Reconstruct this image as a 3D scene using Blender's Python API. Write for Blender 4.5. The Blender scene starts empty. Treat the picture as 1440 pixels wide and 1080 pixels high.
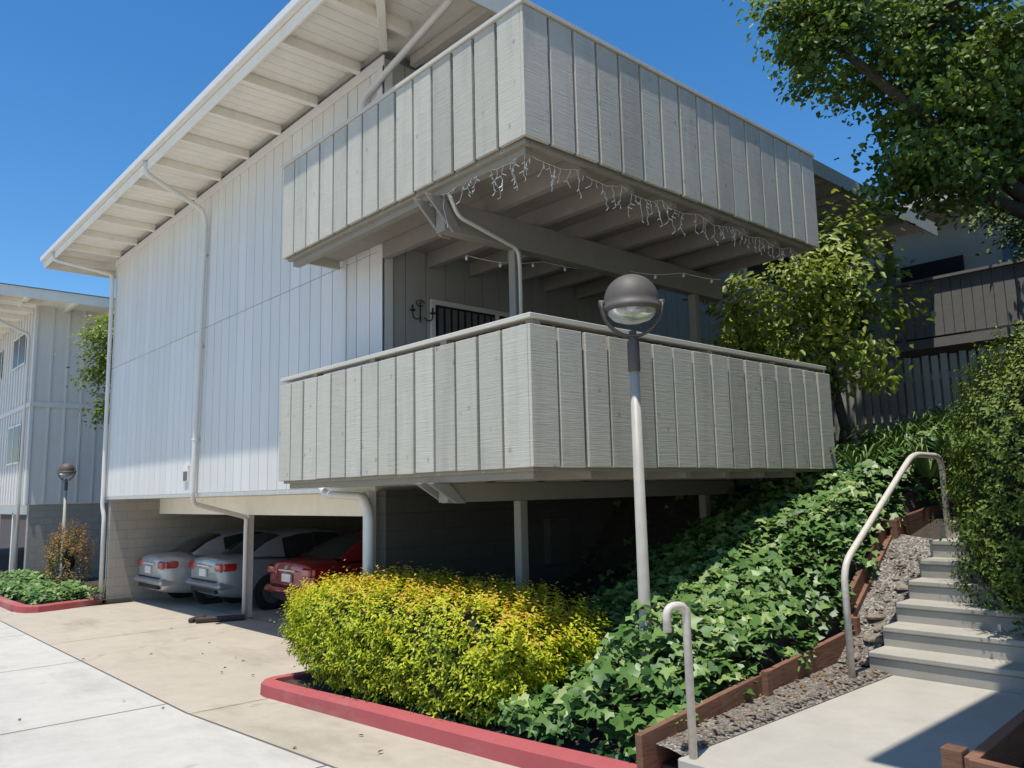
import bpy, bmesh, math, random
import numpy as np
from mathutils import Vector, Matrix, Quaternion
random.seed(7); rng=np.random.default_rng(7)
S=bpy.context.scene
# ---------------------------------------------------------------- materials
def newmat(name):
    m=bpy.data.materials.new(name); m.use_nodes=True
    nt=m.node_tree; b=nt.nodes["Principled BSDF"]
    return m,nt,b
def N(nt,t,**k):
    n=nt.nodes.new(t)
    for a,v in k.items(): setattr(n,a,v)
    return n
def noise(nt,vec,scale,detail=3,rough=.6):
    n=N(nt,"ShaderNodeTexNoise"); n.inputs["Scale"].default_value=scale
    n.inputs["Detail"].default_value=detail; n.inputs["Roughness"].default_value=rough
    if vec is not None: nt.links.new(vec,n.inputs["Vector"])
    return n.outputs["Fac"]
def ramp(nt,fac,stops):
    r=N(nt,"ShaderNodeValToRGB"); e=r.color_ramp.elements
    while len(e)<len(stops): e.new(.5)
    for i,(p,c) in enumerate(stops):
        e[i].position=p; e[i].color=(*c,1) if len(c)==3 else c
    nt.links.new(fac,r.inputs["Fac"]); return r.outputs["Color"]
def coord(nt,scale=(1,1,1)):
    g=N(nt,"ShaderNodeNewGeometry"); m=N(nt,"ShaderNodeMapping"); m.inputs["Scale"].default_value=scale
    nt.links.new(g.outputs["Position"],m.inputs["Vector"]); return m.outputs["Vector"]
def mix(nt,fac,a,b,mode='MIX'):
    n=N(nt,"ShaderNodeMix",data_type='RGBA',blend_type=mode)
    for s,v in ((0,fac),(6,a),(7,b)):
        if isinstance(v,(int,float)): n.inputs[s].default_value=v
        elif isinstance(v,tuple): n.inputs[s].default_value=(*v,1)
        else: nt.links.new(v,n.inputs[s])
    return n.outputs[2]
def bump(nt,b,h,strength=.3,dist=.01):
    n=N(nt,"ShaderNodeBump"); n.inputs["Strength"].default_value=strength; n.inputs["Distance"].default_value=dist
    nt.links.new(h,n.inputs["Height"]); nt.links.new(n.outputs[0],b.inputs["Normal"])
def sc(c,f): return tuple(min(1,x*f) for x in c)
def paint(name,c,var=.1,rough=.6,gs=(3,3,60),bs=.35,island=False,dirt=0.0,isl=.84,knots=False):
    m,nt,b=newmat(name); v=coord(nt,gs); n=noise(nt,v,1.0,4,.65)
    v2=coord(nt); n2=noise(nt,v2,1.7,3)
    col=ramp(nt,n,[(.3,sc(c,1-var)),(.7,sc(c,1+var*.5))])
    col=mix(nt,.35,col,ramp(nt,n2,[(.3,sc(c,1-var*1.3)),(.7,sc(c,1+var*.4))]))
    if island:
        g=N(nt,"ShaderNodeNewGeometry")
        r=ramp(nt,g.outputs["Random Per Island"],[(0,(isl,isl,isl*.98)),(.5,(.94,.95,.93)),(1,(1.0,1.0,1.0))])
        col=mix(nt,1.0,col,r,'MULTIPLY')
    if dirt:
        n3=noise(nt,coord(nt,(6,6,.8)),1.0,4)
        d=ramp(nt,n3,[(.5,(1,1,1)),(.8,(1-dirt,)*3)])
        col=mix(nt,1.0,col,d,'MULTIPLY')
    if knots:
        vo=N(nt,"ShaderNodeTexVoronoi"); vo.inputs["Scale"].default_value=1; nt.links.new(coord(nt,(5.5,5.5,4)),vo.inputs["Vector"])
        k=ramp(nt,vo.outputs["Distance"],[(.06,(.62,.60,.56)),(.13,(1,1,1))]); col=mix(nt,.8,col,k,'MULTIPLY')
    nt.links.new(col,b.inputs["Base Color"]); b.inputs["Roughness"].default_value=rough
    bump(nt,b,n,bs,.008); return m
def plain(name,c,rough=.5,metal=0,var=.08,scale=8,bs=.1):
    m,nt,b=newmat(name); v=coord(nt); n=noise(nt,v,scale,4)
    nt.links.new(ramp(nt,n,[(.3,sc(c,1-var)),(.7,sc(c,1+var))]),b.inputs["Base Color"])
    b.inputs["Roughness"].default_value=rough; b.inputs["Metallic"].default_value=metal
    if bs: bump(nt,b,n,bs,.004)
    return m
def concrete(name,c,stain=(.2,.17,.13),amt=.3,crack=0,sharp=.75):
    m,nt,b=newmat(name); v=coord(nt)
    big=noise(nt,v,.45,4,.65); mid=noise(nt,v,3.2,5,.7); fine=noise(nt,v,90,2,.7)
    col=ramp(nt,big,[(.3,sc(c,.86)),(.7,sc(c,1.06))])
    col=mix(nt,.5,col,ramp(nt,mid,[(.3,sc(c,.80)),(.65,sc(c,1.05))]))
    st=noise(nt,coord(nt,(1.2,.35,1)),1.1,5,.7)
    f=ramp(nt,st,[(.52,(0,0,0)),(sharp,(amt,)*3)])
    col=mix(nt,f,col,stain)
    sp=noise(nt,v,1.9,3,.5); col=mix(nt,ramp(nt,sp,[(.70,(0,0,0)),(.74,(.35,)*3)]),col,sc(stain,.8))
    f2=ramp(nt,fine,[(.60,(0,0,0)),(.75,(.4,)*3)])
    col=mix(nt,f2,col,sc(c,.55))
    if crack:
        vo=N(nt,"ShaderNodeTexVoronoi",feature='DISTANCE_TO_EDGE'); vo.inputs["Scale"].default_value=.22
        wv=N(nt,"ShaderNodeVectorMath",operation='ADD'); nn=N(nt,"ShaderNodeTexNoise"); nn.inputs["Scale"].default_value=1.5; nn.inputs["Detail"].default_value=5
        nt.links.new(v,nn.inputs["Vector"]); s_=N(nt,"ShaderNodeVectorMath",operation='SCALE'); s_.inputs["Scale"].default_value=1.0
        nt.links.new(nn.outputs["Color"],s_.inputs[0]); nt.links.new(v,wv.inputs[0]); nt.links.new(s_.outputs[0],wv.inputs[1]); nt.links.new(wv.outputs[0],vo.inputs["Vector"])
        f3=ramp(nt,vo.outputs["Distance"],[(0,(crack,)*3),(.0025,(0,0,0))]); col=mix(nt,f3,col,sc(c,.3))
    nt.links.new(col,b.inputs["Base Color"]); b.inputs["Roughness"].default_value=.9
    bump(nt,b,fine,.25,.004); return m
def cmu(name,c):
    m,nt,b=newmat(name); g=N(nt,"ShaderNodeNewGeometry"); s=N(nt,"ShaderNodeSeparateXYZ")
    nt.links.new(g.outputs["Position"],s.inputs[0]); a=N(nt,"ShaderNodeMath",operation='ADD')
    nt.links.new(s.outputs[0],a.inputs[0]); nt.links.new(s.outputs[1],a.inputs[1])
    cb=N(nt,"ShaderNodeCombineXYZ"); nt.links.new(a.outputs[0],cb.inputs[0]); nt.links.new(s.outputs[2],cb.inputs[1])
    br=N(nt,"ShaderNodeTexBrick"); nt.links.new(cb.outputs[0],br.inputs["Vector"])
    br.inputs["Scale"].default_value=1; br.inputs["Brick Width"].default_value=.4; br.inputs["Row Height"].default_value=.2
    br.inputs["Mortar Size"].default_value=.006; br.inputs["Mortar Smooth"].default_value=.3
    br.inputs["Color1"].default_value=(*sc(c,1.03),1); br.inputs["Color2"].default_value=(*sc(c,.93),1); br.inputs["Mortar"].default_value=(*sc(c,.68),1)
    n=noise(nt,coord(nt),14,4); col=mix(nt,.25,br.outputs["Color"],ramp(nt,n,[(.3,sc(c,.75)),(.7,sc(c,1.1))]))
    nt.links.new(col,b.inputs["Base Color"]); b.inputs["Roughness"].default_value=.9
    inv=N(nt,"ShaderNodeMath",operation='SUBTRACT'); inv.inputs[0].default_value=1; nt.links.new(br.outputs["Fac"],inv.inputs[1])
    bump(nt,b,inv.outputs[0],.5,.01); return m
def leafmat(name,stops,trans=.3,rough=.5,tcol=None,spec=.35):
    m,nt,b=newmat(name); a=N(nt,"ShaderNodeAttribute"); a.attribute_name="lc"
    col=ramp(nt,a.outputs["Fac"],stops); nt.links.new(col,b.inputs["Base Color"])
    b.inputs["Roughness"].default_value=rough; b.inputs["Specular IOR Level"].default_value=spec
    if trans>0:
        t=N(nt,"ShaderNodeBsdfTranslucent"); mx=N(nt,"ShaderNodeMixShader"); mx.inputs[0].default_value=trans
        tc=mix(nt,1.0,col,tcol or (1.0,1.0,.45),'MULTIPLY'); nt.links.new(tc,t.inputs["Color"])
        nt.links.new(b.outputs[0],mx.inputs[1]); nt.links.new(t.outputs[0],mx.inputs[2])
        nt.links.new(mx.outputs[0],nt.nodes["Material Output"].inputs["Surface"])
    return m
def glassdark(name,c=(.02,.025,.03),rough=.05,spec=.5):
    m,nt,b=newmat(name); b.inputs["Base Color"].default_value=(*c,1); b.inputs["Roughness"].default_value=rough
    b.inputs["Specular IOR Level"].default_value=spec; return m

M={}
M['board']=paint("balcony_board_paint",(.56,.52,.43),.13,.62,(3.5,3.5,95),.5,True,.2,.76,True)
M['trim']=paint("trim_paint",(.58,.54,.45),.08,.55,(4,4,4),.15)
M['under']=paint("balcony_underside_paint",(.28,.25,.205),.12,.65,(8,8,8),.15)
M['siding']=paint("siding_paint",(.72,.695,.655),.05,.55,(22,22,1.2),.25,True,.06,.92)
M['patio']=paint("patio_siding_paint",(.40,.385,.35),.06,.6,(22,22,1.2),.25,True,.05,.92)  # siding tone darkened, patio shade is put into the colour
M['back']=plain("siding_groove_paint",(.15,.145,.14),.8)
M['soffit']=paint("soffit_paint",(.86,.81,.70),.07,.6,(5,5,5),.12,False,.08)
M['gap']=plain("balcony_gap_shade",(.07,.065,.055),.85)  # near-black colour stands in for the shade in the board gaps
M['cmu']=cmu("concrete_block",(.36,.325,.275))
M['cmud']=cmu("concrete_block_shaded",(.10,.09,.075))  # same block, with the shade below the balcony darkened into its colour
M['street']=concrete("street_concrete",(.50,.475,.43),(.29,.265,.225),.5)
M['drive']=concrete("driveway_concrete",(.44,.385,.305),(.24,.20,.145),.65,.45)
M['path']=concrete("path_concrete",(.43,.40,.345),(.27,.235,.19),.5)
M['step']=concrete("step_concrete",(.40,.375,.32),(.11,.10,.085),.85,0,.68)
M['redkerb']=concrete("red_kerb_paint",(.42,.09,.09),(.35,.24,.21),.8,0,.72)
M['soil']=plain("soil",(.05,.037,.026),.95,0,.4,12,.6)
M['joint']=plain("joint_filler",(.13,.115,.095),.95)
M['redwood']=paint("redwood_board",(.24,.115,.068),.4,.8,(5,5,40),.5,True,.3,.6)
M['polep']=plain("lamp_pole_paint",(.40,.375,.32),.5)
M['lampd']=plain("lamp_dome_metal",(.095,.080,.068),.6,0,.15,5,.05)
M['railp']=plain("handrail_paint",(.58,.52,.44),.5,0,.12,30)
M['roof']=plain("roof_shingle",(.12,.12,.12),.95,0,.3,40,.6)
M['win']=glassdark("window_glass")
M['frame']=plain("window_frame_white",(.76,.73,.67),.4)
M['pipe']=paint("downspout_paint",(.72,.69,.64),.06,.45,(9,9,2),.05)
M['black']=plain("black_iron",(.02,.02,.02),.5)
M['bark']=plain("bark",(.08,.062,.045),.95,0,.35,15,.8)
M['stone']=plain("river_stone",(.20,.165,.13),.85,0,.4,9,.4)
M['fence']=paint("fence_wood",(.42,.39,.33),.2,.85,(6,6,1.5),.3,True,.2,.7)
M['dark']=plain("shade_darkened_wood",(.20,.19,.175),.7)  # tree shade over the rear balcony is put into this wood colour
M['blind']=plain("blind_slats",(.13,.125,.12),.7)
M['wire']=plain("light_string_white",(.75,.75,.72),.5)
M['tyre']=plain("tyre_rubber",(.02,.02,.02),.9)
M['rim']=plain("wheel_rim",(.5,.5,.52),.3,.9)
m,nt,b=newmat("gravel"); v=coord(nt); vo=N(nt,"ShaderNodeTexVoronoi"); vo.inputs["Scale"].default_value=60; nt.links.new(v,vo.inputs["Vector"])
sep=N(nt,"ShaderNodeSeparateColor"); nt.links.new(vo.outputs["Color"],sep.inputs[0])
gc=ramp(nt,sep.outputs[0],[(0,(.05,.045,.038)),(.4,(.14,.12,.10)),(.8,(.25,.225,.19)),(1,(.40,.37,.32))])
gc=mix(nt,ramp(nt,noise(nt,v,3,4),[(.48,(0,0,0)),(.7,(.6,)*3)]),gc,(.085,.062,.043))
nt.links.new(gc,b.inputs["Base Color"])
b.inputs["Roughness"].default_value=.9; bump(nt,b,vo.outputs["Distance"],-.9,.02); M['gravel']=m
m,nt,b=newmat("lamp_glass"); b.inputs["Base Color"].default_value=(.85,.87,.85,1); b.inputs["Transmission Weight"].default_value=.75; b.inputs["Roughness"].default_value=.2; M['lglass']=m
def carpaint(name,c):
    m,nt,b=newmat(name); n=noise(nt,coord(nt),300,1)
    nt.links.new(ramp(nt,n,[(.3,sc(c,.92)),(.7,sc(c,1.08))]),b.inputs["Base Color"])
    b.inputs["Metallic"].default_value=.35; b.inputs["Roughness"].default_value=.32; b.inputs["Coat Weight"].default_value=.8; b.inputs["Coat Roughness"].default_value=.05; return m
m,nt,b=newmat("tail_light_red"); b.inputs["Base Color"].default_value=(.35,.01,.01,1); b.inputs["Roughness"].default_value=.12; b.inputs["Coat Weight"].default_value=1; M['tail']=m

# ---------------------------------------------------------------- mesh helpers
class MB:
    def __init__(s): s.v=[]; s.f=[]; s.m=[]
    def add(s,vs,fs,mi=0):
        o=len(s.v); s.v+= [tuple(p) for p in vs]; s.f+=[tuple(i+o for i in f) for f in fs]; s.m+=[mi]*len(fs)
    def box(s,x0,x1,y0,y1,z0,z1,mi=0):
        s.add([(x0,y0,z0),(x1,y0,z0),(x1,y1,z0),(x0,y1,z0),(x0,y0,z1),(x1,y0,z1),(x1,y1,z1),(x0,y1,z1)],
              [(0,3,2,1),(4,5,6,7),(0,1,5,4),(1,2,6,5),(2,3,7,6),(3,0,4,7)],mi)
    def beam(s,p,q,w,h,mi=0,up=(0,0,1)):
        p=Vector(p);q=Vector(q);d=(q-p).normalized();u=Vector(up)
        r=d.cross(u).normalized();u=r.cross(d)
        c=[]
        for e in (p,q):
            for a,b_ in ((-1,-1),(1,-1),(1,1),(-1,1)): c.append(e+r*a*w/2+u*b_*h/2)
        s.add(c,[(0,3,2,1),(4,5,6,7),(0,1,5,4),(1,2,6,5),(2,3,7,6),(3,0,4,7)],mi)
    def tube(s,pts,r,n=10,mi=0):
        pts=[Vector(p) for p in pts]; rs=r if isinstance(r,(list,tuple)) else [r]*len(pts)
        o=len(s.v); pr=None
        for i,p in enumerate(pts):
            if i==0: d=pts[1]-p
            elif i==len(pts)-1: d=p-pts[i-1]
            else: d=(pts[i+1]-p).normalized()+(p-pts[i-1]).normalized()
            d.normalize()
            if pr is None:
                a=Vector((0,0,1)) if abs(d.z)<.9 else Vector((1,0,0)); pr=d.cross(a).normalized()
            else: pr=(pr-d*pr.dot(d)).normalized()
            b_=d.cross(pr)
            for k in range(n):
                t=2*math.pi*k/n; s.v.append(tuple(p+(pr*math.cos(t)+b_*math.sin(t))*rs[i]))
        for i in range(len(pts)-1):
            for k in range(n):
                s.f.append((o+i*n+k,o+i*n+(k+1)%n,o+(i+1)*n+(k+1)%n,o+(i+1)*n+k)); s.m.append(mi)
        s.f.append(tuple(o+k for k in range(n))[::-1]); s.m.append(mi)
        s.f.append(tuple(o+(len(pts)-1)*n+k for k in range(n))); s.m.append(mi)
    def lathe(s,c,prof,n=32,mi=0):
        o=len(s.v)
        for r,z in prof:
            for k in range(n):
                t=2*math.pi*k/n; s.v.append((c[0]+r*math.cos(t),c[1]+r*math.sin(t),c[2]+z))
        for i in range(len(prof)-1):
            for k in range(n): s.f.append((o+i*n+k,o+i*n+(k+1)%n,o+(i+1)*n+(k+1)%n,o+(i+1)*n+k)); s.m.append(mi)
    def obj(s,name,mats,parent=None,smooth=False,bevel=0,subsurf=0):
        me=bpy.data.meshes.new(name); me.from_pydata(s.v,[],s.f)
        if not isinstance(mats,(list,tuple)): mats=[mats]
        for m_ in mats: me.materials.append(m_)
        me.polygons.foreach_set("material_index",s.m)
        if smooth: me.polygons.foreach_set("use_smooth",[True]*len(s.f))
        me.update(); o=bpy.data.objects.new(name,me); S.collection.objects.link(o)
        if parent: o.parent=parent
        if bevel:
            bm=o.modifiers.new("bevel","BEVEL"); bm.width=bevel; bm.segments=1; bm.limit_method='ANGLE'
        if subsurf:
            sm=o.modifiers.new("sub","SUBSURF"); sm.levels=subsurf; sm.render_levels=subsurf
        return o
def empty(name,loc=(0,0,0)):
    e=bpy.data.objects.new(name,None); e.empty_display_size=.2; e.location=loc; S.collection.objects.link(e); return e
def bend(pts,r=.08,n=5):
    pts=[Vector(p) for p in pts]; out=[pts[0]]
    for i in range(1,len(pts)-1):
        a,b_,c=pts[i-1],pts[i],pts[i+1]; d1=(a-b_);d2=(c-b_); rr=min(r,d1.length*.45,d2.length*.45)
        p=b_+d1.normalized()*rr; q=b_+d2.normalized()*rr
        for k in range(n+1):
            t=k/n; out.append(p*(1-t)**2+b_*2*t*(1-t)+q*t*t)
    out.append(pts[-1]); return out

# ---------------------------------------------------------------- terrain heights (eye level = 0)
def interp(x,xs,zs): return float(np.interp(x,xs,zs))
GY=[-60,-10,0,4.5,8.2,14,19,60,400]; GZ=[-.9,-1.25,-1.62,-1.86,-2.05,-2.10,-2.14,-2.4,-3.2]
def gz(y): return interp(y,GY,GZ)
HX=[3.9,4.4,6,7,8,9.2,11,13,16,20,60,400]; HZ=[-1.80,-1.68,-1.15,-.82,-.42,-.06,.35,.65,1.0,1.2,1.4,1.4]
SX=[3.7,6.6,8.4,8.9,11,13,16,20,60,400]; SZ=[-1.60,-1.55,-.66,-.56,-.1,.4,.95,1.2,1.4,1.4]
TX=[3.72,5.3,7.0,8.6,10.6]; TY=[3.12,3.28,3.42,3.66,3.62]
def yt(x): return interp(x,TX,TY)
def H(x,y):
    if x<3.9: return gz(y)-.03
    if y>8.0 and x<30: return gz(y)-.03
    h=interp(x,HX,HZ); s=interp(x,SX,SZ)
    if x<7.5: h=min(h, -1.42+max(0,(y-yt(x)))*1.2+ max(0,x-6.5)*.5)
    elif x<9.2: h=min(h,-.92+(x-7.5)*.42+max(0,(y-yt(x)))*1.0+.05)
    if x<9.3: h-=min(.75,max(0,y-5.0)*.35)*min(1,(9.3-x)/1.0)*min(1,max(0,x-5.0))
    if y>4.5 and x<5.6: h=min(h,gz(y)+.09+max(0,x-4.6)*.5)
    t=min(1,max(0,(y-yt(x)-.03)/.08)); z=s*(1-t)+h*t
    if y<1.6: z+=.12*min(1,(1.6-y)/.3)
    if y<3.2 and x<4.4 and y<-1: z=gz(y)-.03
    return z
def gridmesh(name,xs,ys,fz,mat,parent=None,smooth=False):
    mb=MB(); nx=len(xs)
    vs=[(x,y,fz(x,y)) for y in ys for x in xs]
    fs=[(j*nx+i,j*nx+i+1,(j+1)*nx+i+1,(j+1)*nx+i) for j in range(len(ys)-1) for i in range(nx-1)]
    mb.add(vs,fs); return mb.obj(name,mat,parent,smooth)
xs=[-400,-100,-30,-10,0,3.0,3.7,3.88,3.92,4.1,4.4]+[4.4+.15*i for i in range(1,60)]+[13.6,14.5,16,20,29.9,30.1,60,400]
ys=[-400,-100,-60,-30,-10,-5,-1,0,1,1.3,1.6,1.9,2.5,3.0,3.08]+[3.12+.03*i for i in range(22)]+[3.9,4.1,4.3,4.6,5,5.5,6,6.5,7,7.5,7.95,8.05,8.2,10,12,14,16,19,30,60,120,400]
gridmesh("ground",xs,ys,H,M['soil'] )
gy=[-60,-10,0,4.5,8.2,14,19,60]
gridmesh("road",[-60,-8,-2.5,3.0],gy,lambda x,y:gz(y)+.0,M['street'])
mb=MB()
def strip(mb,xa,xb,ya,yb,off=0):
    yy=[ya]+[g for g in gy if ya<g<yb]+[yb]; o=len(mb.v)
    for y in yy: mb.v+= [(xa,y,gz(y)+off),(xb,y,gz(y)+off)]
    for i in range(len(yy)-1): mb.f.append((o+2*i,o+2*i+1,o+2*i+3,o+2*i+2)); mb.m.append(0)
strip(mb,3.0,3.82,-2,8.1); strip(mb,3.0,14,8.1,19.0); strip(mb,3.0,3.42,19.0,60)
mb.obj("driveway_pavement",M['drive'])
mb=MB()
for y in np.arange(-1.2,50,3.3): strip(mb,-2.5,2.985,y,y+.014,.004)
strip(mb,2.985,3.005,-2,50,.004); strip(mb,-2.52,-2.5,-10,50,.004); strip(mb,.6,.612,-10,50,.0045)
for y in (13.9,): strip(mb,3.02,6.2,y,y+.012,.004)
strip(mb,3.02,3.8,8.1,8.112,.004)
strip(mb,6.2,6.215,8.6,18.9,.0045)
mb.obj("pavement_joint",M['joint'])
mb=MB(); mb.add([(2.3,20.2,gz(20.2)+.006),(2.9,20.2,gz(20.2)+.006),(2.9,21.0,gz(21)+.006),(2.3,21.0,gz(21)+.006)],[(0,1,2,3)])
for i in range(9): mb.box(2.33+.063*i,2.355+.063*i,20.22,20.98,gz(20.2)+.004,gz(20.2)+.012)
mb.obj("storm_drain_grate",M['blind'])
# ---------------------------------------------------------------- kerbs
def kerb(name,pts,w,hgt,mat):
    mb=MB(); pts=[Vector(p) for p in pts]; n=len(pts); ring=[]
    for i,p in enumerate(pts):
        d=(pts[min(i+1,n-1)]-pts[max(i-1,0)]).normalized(); nr=Vector((d.y,-d.x))
        a=p; b_=p+nr*w
        z=gz(p.y); zz=z+hgt+.004*math.sin(i*2.1)
        ring.append([(a.x,a.y,z-.1),(a.x+nr.x*.012,a.y+nr.y*.012,zz-.025),(a.x+nr.x*.035,a.y+nr.y*.035,zz),(b_.x-nr.x*.015,b_.y-nr.y*.015,zz),(b_.x,b_.y,z-.1)])
    vs=[q for r in ring for q in r]; fs=[]
    for i in range(n-1):
        for k in range(4): fs.append((i*5+k,i*5+k+1,(i+1)*5+k+1,(i+1)*5+k))
    fs+= [(0,1,2,3,4),tuple((n-1)*5+k for k in (4,3,2,1,0))]
    mb.add(vs,fs); return mb.obj(name,mat)
K=[(3.80,y) for y in (2.75,3.5,4.5,5.5,6.5,7.5,8.1,8.25)]+[(3.82,8.36),(3.89,8.44),(4.0,8.48)]+[(4.6,8.49),(4.98,8.49)]
kerb("kerb",K,.17,.14,M['redkerb'])
mb=MB(); mb.box(3.93,4.98,7.9,8.33,-2.3,-1.953); mb.obj("planting_bed",M['soil'])
K2=[(5.0,18.72),(4.2,18.45),(3.75,18.35),(3.55,18.5),(3.45,18.8)]+[(3.42,y) for y in (20,22,24,26,30,40)]
kerb("kerb",K2,.17,.14,M['redkerb'])
gridmesh("planting_bed",[3.55,4.2,5.0,5.6],[18.6,20,22,24,26.2],lambda x,y:gz(y)+.1,M['soil'])
# ---------------------------------------------------------------- path, steps, timber edging
mb2=MB(); mb2.box(3.82,6.628,1.64,2.93,-1.95,-1.5); mb2.obj("path",M['path'],bevel=.01)
st=empty("concrete_steps")
mb=MB()
for i in range(7):
    z=-1.5+.162*(i+1); x0=6.63+.3*i
    mb.box(x0,x0+ (.32 if i<6 else 3.2),1.75,3.1+.004*i,z-.162-.2,z-.045); mb.box(x0-.018,x0+ (.32 if i<6 else 3.2)-.002*i,1.752,3.098+.004*i,z-.0448,z)
mb.obj("treads",M['step'],st,bevel=.008)
ed=empty("timber_edging")
mb=MB()
L=[(3.72,3.12,-1.52),(5.3,3.28,-1.46),(7.0,3.42,-1.38)]
for a,b_ in zip(L[:-1],L[1:]): mb.beam(a,b_,.045,.26)
mb.beam((6.95,3.43,-1.36),(8.62,3.67,-.62),.05,.28)
mb.beam((7.05,3.47,-1.12),(8.6,3.72,-.44),.05,.2)
mb.beam((8.58,3.66,-.50),(10.9,3.62,-.22),.05,.26)
mb.beam((8.55,3.61,-.9),(8.55,3.61,-.36),.08,.08,up=(1,0,0)); mb.beam((7.0,3.37,-1.7),(7.0,3.37,-1.14),.07,.07,up=(1,0,0)); mb.beam((5.3,3.23,-1.7),(5.3,3.23,-1.3),.05,.07,up=(1,0,0))
mb.beam((4.35,1.57,-1.42),(7.6,1.62,-1.30),.06,.2); mb.beam((4.4,1.66,-1.8),(4.4,1.66,-1.30),.1,.1,up=(1,0,0))
mb.beam((4.35,1.57,-1.42),(4.1,-.8,-1.42),.06,.2)
mb.obj("boards",M['redwood'],ed,bevel=.004)
gr=empty("gravel_bed")
mb=MB(); mb.add([(3.86,2.915,-1.496),(6.625,2.905,-1.494),(6.625,3.01,-1.475),(3.86,3.01,-1.475),(6.63,3.39,-1.47),(5.3,3.28,-1.47),(3.86,3.14,-1.47),(6.63,3.1,-1.45),(8.5,3.1,-.56),(8.62,3.66,-.50),(7.0,3.42,-1.26),(6.63,3.39,-1.46)],[(0,1,2,3),(3,2,4,5,6),(7,8,9,10,11)])
mb.obj("gravel_surface",M['gravel'],gr)
def blob(mb,c,r,seed,sub=2,mi=0,amp=.18):
    bm=bmesh.new(); bmesh.ops.create_icosphere(bm,subdivisions=sub,radius=1)
    R_=random.Random(seed); ph=[R_.uniform(0,6) for _ in range(6)]
    vs=[]
    for v in bm.verts:
        p=v.co; d=1+amp*(math.sin(2.3*p.x+ph[0])+math.sin(2.9*p.y+ph[1])+math.sin(2.6*p.z+ph[2])+.5*math.sin(5*p.x+4*p.y+ph[3]))/2
        vs.append((c[0]+p.x*r[0]*d,c[1]+p.y*r[1]*d,c[2]+p.z*r[2]*d))
    mb.add(vs,[tuple(v.index for v in f.verts) for f in bm.faces],mi); bm.free()
mb=MB()
for i in range(1100):
    x=random.uniform(3.95,8.3)
    if x<6.6: y=random.uniform(2.93,yt(x)-.03); z=-1.475
    else: y=random.uniform(3.12,yt(x)-.04); z=-1.46+(x-6.63)*.475
    r=random.uniform(.007,.018); blob(mb,(x,y,z),(r,r*1.3,r*.8),i,1)
mb.obj("pebbles",M['stone'],gr,smooth=True)
mb=MB()
for i in range(9):
    x=6.75+i*.19+random.uniform(-.05,.05); y=random.uniform(3.18,yt(x)-.1); r=random.uniform(.05,.10)
    blob(mb,(x,y,-1.46+max(0,x-6.63)*.475),(r*1.4,r*.8,r*.4),i+50,2,0,.35)
mb.obj("rock_border",M['stone'])
# ---------------------------------------------------------------- handrails
mb=MB(); y=3.04
mb.tube(bend([(6.2,y,-1.52),(6.2,y,-.62),(7.72,y,.28),(8.4,y,.27),(8.4,y,-.6)],.16),.027,12)
mb.lathe((6.2,y,-1.5),[(.05,0),(.05,.012),(.028,.014)],16)
mb.obj("handrail",M['railp'],smooth=True)
mb=MB(); mb.tube(bend([(3.88,2.86,-1.55),(3.88,2.86,-.66),(3.75,2.90,-.66),(3.75,2.90,-.80)],.065,6),.024,12)
mb.obj("handrail",M['railp'],smooth=True)
# ---------------------------------------------------------------- main building
B=empty("shadow_caster_building")
XW=5.06; YW=7.88; YE=18.95; X2=17.5
mb=MB(); mb.box(XW+.003,XW+.2,YW+.03,YE,.14,5.5); mb.box(XW+.03,X2,YW+.003,YW+.2,.14,5.5); mb.box(XW+.2,X2,YE-.2,YE-.002,.14,5.5); mb.box(X2-.2,X2,YW+.2,YE-.2,.14,5.5)
mb.obj("wall_core",M['back'],B)
mb=MB(); w=.305; y=YW
while y<YE-.02:
    y1=min(y+w-.014,YE)
    mb.box(XW-.018,XW,y,y1,.12,2.938); mb.box(XW-.018,XW,y,y1,2.946,5.4); y+=w
mb.obj("siding",M['siding'],B,bevel=.003)
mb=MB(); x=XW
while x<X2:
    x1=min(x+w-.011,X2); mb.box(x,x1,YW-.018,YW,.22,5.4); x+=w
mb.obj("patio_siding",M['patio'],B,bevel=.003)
mb=MB(); mb.box(XW-.04,XW-.019,YW-.05,YE+.02,5.28,5.42); mb.box(XW-.04,XW-.019,YW-.04,YW+.1,.12,5.28); mb.box(XW-.04,XW+.1,YW-.04,YW-.02,.12,5.28)
mb.box(XW-.035,XW-.019,8.72,8.78,.5,5.28)
mb.obj("trim",M['siding'],B,bevel=.003)
mb=MB(); mb.box(XW-.0,6.3,YW+.2,YE,.06,.118); mb.obj("floor_soffit",M['soffit'],B)
mb=MB(); mb.box(6.12,6.3,8.08,YE-.2,-.28,.057); mb.obj("carport_beam",M['soffit'],B,bevel=.005)
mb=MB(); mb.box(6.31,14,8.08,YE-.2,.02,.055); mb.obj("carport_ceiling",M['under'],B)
mb=MB(); mb.box(XW+.04,14,YE-.2,YE-.02,-2.4,.06); mb.box(12,12.2,YW+.2,YE-.2,-2.4,.06)
mb.obj("block_walls",M['cmu'],B)
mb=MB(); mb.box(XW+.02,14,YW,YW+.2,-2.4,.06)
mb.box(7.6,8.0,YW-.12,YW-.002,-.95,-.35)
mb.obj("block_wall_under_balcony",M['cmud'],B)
mb=MB()
mb.box(6.16,6.27,14.09,14.20,gz(14.1),-.28)
mb.box(4.98,5.1,8.1,8.22,-2.1,.06)
mb.obj("carport_posts",M['frame'],B,bevel=.008)
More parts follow.
